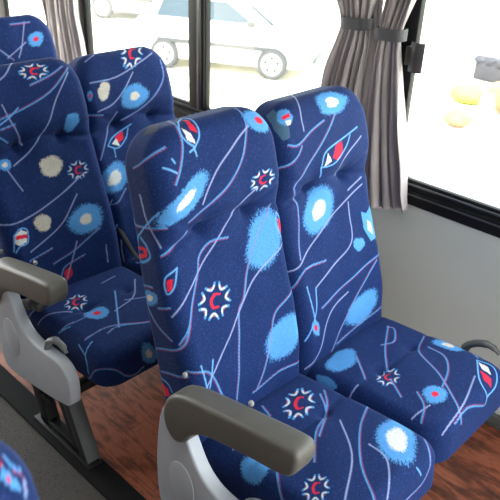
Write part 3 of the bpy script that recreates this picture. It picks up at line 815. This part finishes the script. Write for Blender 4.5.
# ------------------------------------------------------------------ bus shell
YW = .73
def struct(o): o['kind'] = 'structure'; return o
WX0, WX1 = -3.6, 2.6
ZS, ZT = .88, 1.78
def wood_material():
    m = bpy.data.materials.new('red brown wood vinyl'); m.use_nodes = True
    nt = m.node_tree; L = nt.links; p = nt.nodes['Principled BSDF']
    tc = nt.nodes.new('ShaderNodeTexCoord')
    br = nt.nodes.new('ShaderNodeTexBrick')
    br.inputs['Scale'].default_value = 1; br.inputs['Brick Width'].default_value = .55; br.inputs['Row Height'].default_value = .095
    br.inputs['Mortar Size'].default_value = .0012; br.inputs['Bias'].default_value = 0
    br.inputs['Color1'].default_value = (.35, .35, .35, 1); br.inputs['Color2'].default_value = (.75, .75, .75, 1); br.inputs['Mortar'].default_value = (.1, .1, .1, 1)
    L.new(tc.outputs['Object'], br.inputs['Vector'])
    mp = nt.nodes.new('ShaderNodeMapping'); mp.inputs['Scale'].default_value = (4.0, 15, 1)
    L.new(tc.outputs['Object'], mp.inputs['Vector'])
    n = nt.nodes.new('ShaderNodeTexNoise'); n.inputs['Scale'].default_value = 2.2; n.inputs['Detail'].default_value = 9; n.inputs['Roughness'].default_value = .68; n.inputs['Distortion'].default_value = .6
    L.new(mp.outputs['Vector'], n.inputs['Vector'])
    n2 = nt.nodes.new('ShaderNodeTexNoise'); n2.inputs['Scale'].default_value = 9; n2.inputs['Detail'].default_value = 4
    L.new(tc.outputs['Object'], n2.inputs['Vector'])
    a = nt.nodes.new('ShaderNodeMath'); a.operation = 'MULTIPLY_ADD'; a.inputs[1].default_value = .35
    L.new(br.outputs['Color'], a.inputs[0]); L.new(n.outputs['Fac'], a.inputs[2])
    b = nt.nodes.new('ShaderNodeMath'); b.operation = 'MULTIPLY_ADD'; b.inputs[1].default_value = .5
    L.new(n2.outputs['Fac'], b.inputs[0]); L.new(a.outputs[0], b.inputs[2])
    r = nt.nodes.new('ShaderNodeValToRGB')
    e = r.color_ramp.elements
    e[0].position = .66; e[0].color = srgb(44, 30, 27); e[1].position = 1.12; e[1].color = srgb(150, 86, 62)
    k = e.new(.86); k.color = srgb(102, 56, 40)
    L.new(b.outputs[0], r.inputs['Fac']); L.new(r.outputs['Color'], p.inputs['Base Color'])
    p.inputs['Roughness'].default_value = .42; p.inputs['Specular IOR Level'].default_value = .3
    return m

def carpet_material():
    m = bpy.data.materials.new('dark grey ribbed aisle matting'); m.use_nodes = True
    nt = m.node_tree; L = nt.links; p = nt.nodes['Principled BSDF']
    tc = nt.nodes.new('ShaderNodeTexCoord')
    w = nt.nodes.new('ShaderNodeTexWave'); w.bands_direction = 'X'; w.inputs['Scale'].default_value = 55; w.inputs['Distortion'].default_value = 2.5; w.inputs['Detail'].default_value = 2; w.inputs['Detail Scale'].default_value = 3
    L.new(tc.outputs['Object'], w.inputs['Vector'])
    n = nt.nodes.new('ShaderNodeTexNoise'); n.inputs['Scale'].default_value = 260; n.inputs['Detail'].default_value = 3
    L.new(tc.outputs['Object'], n.inputs['Vector'])
    a = nt.nodes.new('ShaderNodeMath'); a.operation = 'MULTIPLY_ADD'; a.inputs[1].default_value = .3
    L.new(w.outputs['Fac'], a.inputs[0]); L.new(n.outputs['Fac'], a.inputs[2])
    r = nt.nodes.new('ShaderNodeValToRGB'); e = r.color_ramp.elements
    e[0].position = .35; e[0].color = srgb(34, 33, 33); e[1].position = .95; e[1].color = srgb(98, 95, 92)
    L.new(a.outputs[0], r.inputs['Fac']); L.new(r.outputs['Color'], p.inputs['Base Color'])
    p.inputs['Roughness'].default_value = .85; p.inputs['Specular IOR Level'].default_value = .2
    b = nt.nodes.new('ShaderNodeBump'); b.inputs['Strength'].default_value = .5; b.inputs['Distance'].default_value = .003
    L.new(a.outputs[0], b.inputs['Height']); L.new(b.outputs['Normal'], p.inputs['Normal'])
    return m

def glass_material():
    m = bpy.data.materials.new('clear window glass'); m.use_nodes = True
    nt = m.node_tree; L = nt.links; nt.nodes.remove(nt.nodes['Principled BSDF'])
    out = nt.nodes['Material Output']
    tr = nt.nodes.new('ShaderNodeBsdfTransparent'); tr.inputs['Color'].default_value = (.93, .96, .95, 1)
    gl = nt.nodes.new('ShaderNodeBsdfGlossy'); gl.inputs['Roughness'].default_value = .02
    fr = nt.nodes.new('ShaderNodeFresnel'); fr.inputs['IOR'].default_value = 1.45
    mx = nt.nodes.new('ShaderNodeMixShader')
    geo = nt.nodes.new('ShaderNodeNewGeometry'); fm = nt.nodes.new('ShaderNodeMath'); fm.operation = 'SUBTRACT'; fm.inputs[0].default_value = 1.0
    L.new(geo.outputs['Backfacing'], fm.inputs[1]); fk = nt.nodes.new('ShaderNodeMath'); fk.operation = 'MULTIPLY'
    L.new(fm.outputs[0], fk.inputs[0]); L.new(fr.outputs['Fac'], fk.inputs[1]); L.new(fk.outputs[0], mx.inputs['Fac']); L.new(tr.outputs['BSDF'], mx.inputs[1]); L.new(gl.outputs['BSDF'], mx.inputs[2]); L.new(mx.outputs['Shader'], out.inputs['Surface'])
    return m

def build_shell():
    wood, carpet, glass = wood_material(), carpet_material(), glass_material()
    bm = bmesh.new(); add_box(bm, WX0, WX1, -.50, YW + .02, FZ - .06, FZ)
    struct(from_bm('floor', bm, wood, smooth=False))
    bm = bmesh.new(); add_box(bm, WX0, WX1, -2.25, -1.02, FZ - .06, FZ)
    struct(from_bm('floor', bm, wood, smooth=False))
    bm = bmesh.new(); add_box(bm, WX0, WX1, -1.03, -.495, -.02, FZ - .006)
    struct(from_bm('floor', bm, carpet, smooth=False))
    bm = bmesh.new(); add_box(bm, WX0, WX1, -.506, -.418, FZ - .02, FZ + .005, .002); add_box(bm, WX0, WX1, -1.06, -.98, FZ - .02, FZ + .005, .002)
    struct(from_bm('trim_1', bm, M['black']))
    # walls
    for nm, y0, y1 in (('wall_left', YW, YW + .05), ('wall_right', -2.28, -2.23)):
        bm = bmesh.new()
        add_box(bm, WX0, WX1, y0, y1, 0, ZS - .085 if y0 > 0 else ZT, 0)  # far wall closed, windowless and dark to cut light from that side
        add_box(bm, WX0, WX1, y0, y1, ZT, 2.12, 0)
        struct(from_bm(nm, bm, M['wall' if y0 > 0 else 'farwall'], smooth=False))
    # skirting
    bm = bmesh.new(); add_box(bm, WX0, WX1, YW - .018, YW, FZ, FZ + .055, .004); add_box(bm, WX0, WX1, YW - .024, YW - .016, FZ + .02, FZ + .026, .002)
    struct(from_bm('baseboard_left', bm, M['skirt']))
    # window surround
    posts = [-3.02, -1.285, -.235 + .0]
    bm = bmesh.new()
    add_box(bm, WX0, WX1, YW - .012, YW + .012, ZS - .09, ZS + .007, .005)          # lower rail
    add_box(bm, WX0, WX1, YW - .024, YW + .0, ZS - .050, ZS - .028, .005)
    add_box(bm, WX0, WX1, YW - .012, YW + .05, ZT - .02, ZT + .04, .006)
    struct(from_bm('trim_3', bm, M['frame']))
    bm = bmesh.new(); add_box(bm, WX0, WX1, YW - .019, YW - .010, ZS - .014, ZS - .006, .003)
    add_box(bm, WX0, WX1, YW - .029, YW - .022, ZS - .046, ZS - .040, .002)
    struct(from_bm('trim_4', bm, M['alu']))
    n = 0
    def post(x0, x1, y0=YW - .02, y1=YW + .012, m='frame', lean=.0):
        bm = bmesh.new()
        add_box(bm, x0, x1, y0, y1, ZS - .01, ZT + .01, .006)
        return bm
    # pillars
    for i, (a, b) in enumerate(((-3.13, -2.99), (-1.338, -1.222), (-.30, -.20), (1.15, 1.30))):
        bm = post(a, b)
        if i == 1: add_box(bm, b - .055, b - .004, YW - .03, YW, ZS, ZT, .008)
        struct(from_bm('trim_%d' % (5 + i), bm, M['frame']))
    bm = bmesh.new(); add_box(bm, -1.262, -1.240, YW - .034, YW - .028, ZS, ZT, .002)
    struct(from_bm('trim_9', bm, M['alu']))
    # thin slider frame of the left window
    bm = bmesh.new(); add_box(bm, -2.22, -2.15, YW - .01, YW + .03, ZS, ZT, .006)
    struct(from_bm('trim_10', bm, M['frame']))
    # rounded rubber corner of the near window
    bm = bmesh.new()
    pts = [(-.21, ZS), (-.21, ZS + .07)] + [(-.205 + .055 * (1 - math.cos(a)), ZS + .065 - .06 * math.sin(a)) for a in [R(k * 9) for k in range(11)]] + [(-.10, ZS)]
    add_prism(bm, pts, YW - .01, YW + .012)
    struct(from_bm('trim_11', bm, M['frame']))
    # panes
    for i, (a, b) in enumerate(((-3.6, -3.13), (-2.99, -2.22), (-2.22, -1.352), (-1.222, -.30), (-.20, 1.15), (1.30, 2.6))):
        bm = bmesh.new(); add_box(bm, a - .01, b + .01, YW + .002, YW + .007, ZS - .01, ZT)
        struct(from_bm('window_%d' % (i + 1), bm, glass, smooth=False))
    # unseen panel added at the front to block light from the far half
    bm = bmesh.new(); add_box(bm, WX1 - .04, WX1, -2.24, -1.15, 0, 2.11)
    struct(from_bm('front_light_block', bm, M['farwall'], smooth=False))
    bm = bmesh.new(); add_box(bm, WX0, WX1, -2.275, YW + .045, 2.10, 2.15)
    struct(from_bm('ceiling', bm, M['ceil'], smooth=False))
    # curtain clip on the pillar
    t = empty('curtain_clip', (-.2, .70, 1.32)); tag(t, 'dark plastic curtain clip fixed on the window pillar beside the strapped curtain', 'clip')
    bm = bmesh.new()
    arc = [(.008 + .05 * q, -.030 - .012 * math.sin(math.pi * q)) for q in [k / 8 for k in range(9)]]
    add_prism(bm, arc + [(a, b + .005) for a, b in arc[::-1]], -.048, .048, .0015, 2, plane='xy')
    from_bm('hook', bm, M['clip'], t)
    bm = bmesh.new(); add_box(bm, -.010, .016, -.030, -.022, -.03, .03, .003); add_box(bm, -.010, -.002, -.028, .02, -.03, .03, .003)
    from_bm('bracket', bm, M['clip'], t)

# ------------------------------------------------------------------ outside
GZ = -1.75
def build_car(loc, rz, paint_, label, grp=None):
    t = empty('car', loc, rz); tag(t, label, 'car')
    # x forward, side facing the bus is -y ; length 3.9
    body = [(-1.72, .32), (-1.80, .55), (-1.78, .92), (-1.70, 1.0), (1.0, .98), (1.55, .86), (1.86, .72), (1.92, .50), (1.88, .28), (1.5, .22), (-1.5, .22)]
    def cut(pts):
        return pts
    bm = bmesh.new()
    def fn(c):
        k = 1 - .10 * max(0, (abs(c.x) - 1.3) / .6) ** 2
        if c.z > .75: k -= .12 * (c.z - .75)
        return Vector((c.x, c.y * k, c.z))
    add_prism(bm, smooth_poly(body, 2), -.82, .82, .06, 4, fn=fn)
    from_bm('body', bm, paint_, t)
    gh = [(-1.62, .98), (-1.42, 1.32), (-1.1, 1.42), (.1, 1.44), (.45, 1.38), (1.05, .97)]
    def fg(c): 
        k = 1 - .32 * max(0, c.z - .97) / .45
        return Vector((c.x, c.y * k, c.z))
    bm = bmesh.new(); add_prism(bm, gh, -.76, .76, .03, 2, fn=fg); from_bm('cabin', bm, paint_, t)
    for sgn in (-1, 1):
        for pts in ([(-1.35, 1.02), (-1.25, 1.33), (-.55, 1.36), (-.55, 1.02)], [(-.48, 1.02), (-.48, 1.36), (.12, 1.36), (.72, 1.02)]):
            bm = bmesh.new(); add_prism(bm, pts, sgn * .765, sgn * .755, 0, fn=lambda c: Vector((c.x, c.y * (1 - .32 * max(0, c.z - .97) / .45) + sgn * .004, c.z)))
            bmesh.ops.recalc_face_normals(bm, faces=bm.faces[:]); from_bm('side_window', bm, M['carglass'], t, smooth=False)
        bm = bmesh.new(); add_box(bm, -1.3, 1.1, sgn * .83 - .015, sgn * .83 + .015, .54, .63, .008); from_bm('side_moulding', bm, M['cartrim'], t)
        bm = bmesh.new(); add_box(bm, .62, .78, sgn * .86 - .07, sgn * .86 + .07, .98, 1.10, .03); from_bm('mirror', bm, M['cartrim'], t)
        bm = bmesh.new(); add_box(bm, 1.62, 1.84, sgn * .66 - .09, sgn * .66 + .09, .58, .72, .03); from_bm('headlight', bm, M['lamp'], t)
        for xw in (-1.14, 1.14):
            bm = bmesh.new()
            bmesh.ops.create_cone(bm, segments=36, radius1=.31, radius2=.31, depth=.2, cap_ends=True, matrix=Matrix.Translation((xw, sgn * .76, .31)) @ Matrix.Rotation(R(90), 4, 'X'))
            bmesh.ops.bevel(bm, geom=[e for e in bm.edges if len(e.link_faces) == 2 and e.calc_face_angle(0) > 1], offset=.03, segments=2, affect='EDGES')
            w = from_bm('wheel', bm, M['tyre'], t)
            bm = bmesh.new()
            bmesh.ops.create_cone(bm, segments=36, radius1=.215, radius2=.215, depth=.02, cap_ends=True, matrix=Matrix.Translation((xw, sgn * .865, .31)) @ Matrix.Rotation(R(90), 4, 'X'))
            rim = from_bm('rim', bm, M['rim'], w)
            for k in range(5):
                bm = bmesh.new()
                a = k * 2 * math.pi / 5 + .3
                bmesh.ops.create_cone(bm, segments=12, radius1=.036, radius2=.036, depth=.012, cap_ends=True, matrix=Matrix.Translation((xw + .13 * math.cos(a), sgn * .872, .31 + .13 * math.sin(a))) @ Matrix.Rotation(R(90), 4, 'X'))
                from_bm('rim_hole', bm, M['cartrim'], w)
    bm = bmesh.new(); add_prism(bm, [(.52, 1.37), (.60, 1.34), (1.06, 1.0), (1.0, .99)], -.58, .58, 0, fn=lambda c: Vector((c.x + .03, c.y, c.z + .01)))
    from_bm('windscreen', bm, M['carglass'], t, smooth=False)
    bm = bmesh.new(); add_box(bm, 1.80, 1.96, -.62, .62, .34, .46, .04); from_bm('bumper', bm, M['cartrim'], t)
    return t

def build_outside():
    m = mat('pale sunlit gravel ground', srgb(214, 208, 190), .9, var=.10, vscale=.5, bump=.3, bscale=20)
    bm = bmesh.new(); add_box(bm, -45, 30, 1.2, 50, GZ - .1, GZ)
    struct(from_bm('ground', bm, m, smooth=False))
    bm = bmesh.new(); add_box(bm, -45, 30, -50, 1.2, GZ - .1, GZ)
    struct(from_bm('ground', bm, m, smooth=False))
    # strip of thin grass at the foot of the cars
    bm = bmesh.new()
    rg = random.Random(4)
    for i in range(1400):
        x = rg.uniform(-14, -5); yy = 0.523 * (x + 8) + 8.05 - .62 + rg.uniform(-.22, .22)
        h = rg.uniform(.03, .08); a = rg.uniform(0, 3.14); w = .012
        p = Vector((x, yy, GZ)); d = Vector((math.cos(a) * w, math.sin(a) * w, 0))
        v = [bm.verts.new(p - d), bm.verts.new(p + d), bm.verts.new(p + Vector((rg.gauss(0, .02), rg.gauss(0, .02), h)))]
        bm.faces.new(v)
    tag(from_bm('grass', bm, M['yellowgreen'], smooth=False), 'thin yellowish grass growing along the foot of the parked cars', 'grass', kind='stuff')
    return

def build_yard():
    # low rubble wall, stones and plant seen through the near window
    t = empty('rubble_wall', (-4.6, 12.4, GZ)); tag(t, 'low grey rubble wall in the yard outside the near window', 'wall')
    bm = bmesh.new()
    rg = random.Random(2)
    add_box(bm, -.95, 2.4, -.25, .25, 0, .42, .05)
    for i in range(14):
        x = -.85 + i * .235; b = bmesh.new(); bmesh.ops.create_icosphere(b, subdivisions=2, radius=.14)
        for v in b.verts: v.co = Vector((v.co.x * 1.1 + x, v.co.y - .16, v.co.z * .7 + .40)) + Vector((rg.gauss(0, .01), rg.gauss(0, .01), rg.gauss(0, .01)))
        merge(bm, b)
    from_bm('stonework', bm, M['kerb'], t)
    spots = YARD
    for (x, y, sx, sy, sz, mm, lb, cat, nm) in spots:
        b = bmesh.new(); bmesh.ops.create_icosphere(b, subdivisions=3, radius=1)
        for v in b.verts:
            n = 1 + .12 * math.sin(v.co.x * 5 + x * 9) * math.cos(v.co.y * 4 + y) + rg.gauss(0, .012)
            v.co = Vector((v.co.x * sx * n, v.co.y * sy * n, max(0, v.co.z * .5 + .5) * sz * n))
        o = from_bm(nm, b, M[mm]); o.location = (x, y, GZ); tag(o, lb, cat)
YARD = [
 (-4.17, 9.07, .24, .20, .26, 'stone', 'broad sandy stone lying left of the pale post in the yard', 'stone', 'stone'),
 (-4.75, 10.5, .36, .30, .30, 'yellowgreen', 'low yellow green bush growing behind the broad sandy stone outside', 'bush', 'bush'),
 (-3.95, 9.62, .13, .13, .50, 'palestone', 'pale upright stone post standing between sandy stones in the yard', 'stone', 'stone_post'),
 (-3.85, 10.3, .40, .26, .62, 'stone', 'tall sandy stone in the yard, right of the pale post', 'stone', 'stone'),
]

def belts():
    bm = bmesh.new()
    P = catmull([(-.11, -.196, .60), (-.035, -.196, .53), (.03, -.192, .475), (.09, -.185, .485), (.13, -.17, .478)], 7)
    add_tube(bm, P.tolist(), .010, 8, .35)
    from_bm('seat_belt', bm, M['belt'], BACKS['w2'])

def light_and_camera():
    w = bpy.data.worlds.new('sky'); S.world = w; w.use_nodes = True
    bg = w.node_tree.nodes['Background']
    bg.inputs['Color'].default_value = (.93, .97, 1.0, 1); bg.inputs['Strength'].default_value = SKY
    for i, (x, y) in enumerate(((-1.6, -.75), (.2, -.75), (1.8, -.75))):  # unseen fill lights added under the ceiling to brighten the interior
        l = bpy.data.lights.new('fill_light', 'AREA'); l.shape = 'RECTANGLE'; l.size = 1.2; l.size_y = .25; l.energy = FILL; l.color = (1, .97, .93)
        o = bpy.data.objects.new('fill_light', l); COL.objects.link(o); o.location = (x, y, 2.09)
    sun = bpy.data.lights.new('sun', 'SUN'); sun.energy = SUN; sun.angle = R(3); sun.color = (1, .96, .88)
    o = bpy.data.objects.new('sun', sun); COL.objects.link(o); o.rotation_euler = (R(32), R(18), 0)
    cam = bpy.data.cameras.new('camera'); cam.lens = 36 * 684 / 500; cam.sensor_width = 36; cam.clip_start = .05; cam.clip_end = 300
    cam.dof.use_dof = True; cam.dof.focus_distance = 1.95; cam.dof.aperture_fstop = 6.3
    o = bpy.data.objects.new('camera', cam); COL.objects.link(o)
    cm = np.array(CAMR)
    o.matrix_world = Matrix([list(cm[0]) + [1.007], list(cm[1]) + [-1.326], list(cm[2]) + [1.823], [0, 0, 0, 1]])
    S.camera = o
    S.view_settings.view_transform = 'Standard'; S.view_settings.look = 'None'; S.view_settings.gamma = 1; S.view_settings.exposure = EXPO
    S.view_settings.use_curve_mapping = False
CAMR = [[0.714134, -0.358877, 0.601016], [0.699125, 0.32251, -0.638131], [0.035177, 0.875896, 0.481215]]
SKY, SUN, FILL, EXPO = 6.0, 11.0, 4.0, 0.25

def main():
    build_shell()
    build_seats()
    build_curtains()
    belts()
    build_outside()
    d = math.atan2(.463, .886)
    build_car((-9.47, 8.94, GZ), d, M['carwhite'], 'white hatchback parked outside, seen side-on through the middle window')
    build_car((-14.6, 11.0, GZ), d, M['cargrey'], 'grey car parked further back, seen over the second row window headrest')
    build_yard()
    light_and_camera()
    bpy.context.view_layer.update()
if __name__ in ('__main__', 'build'): main()
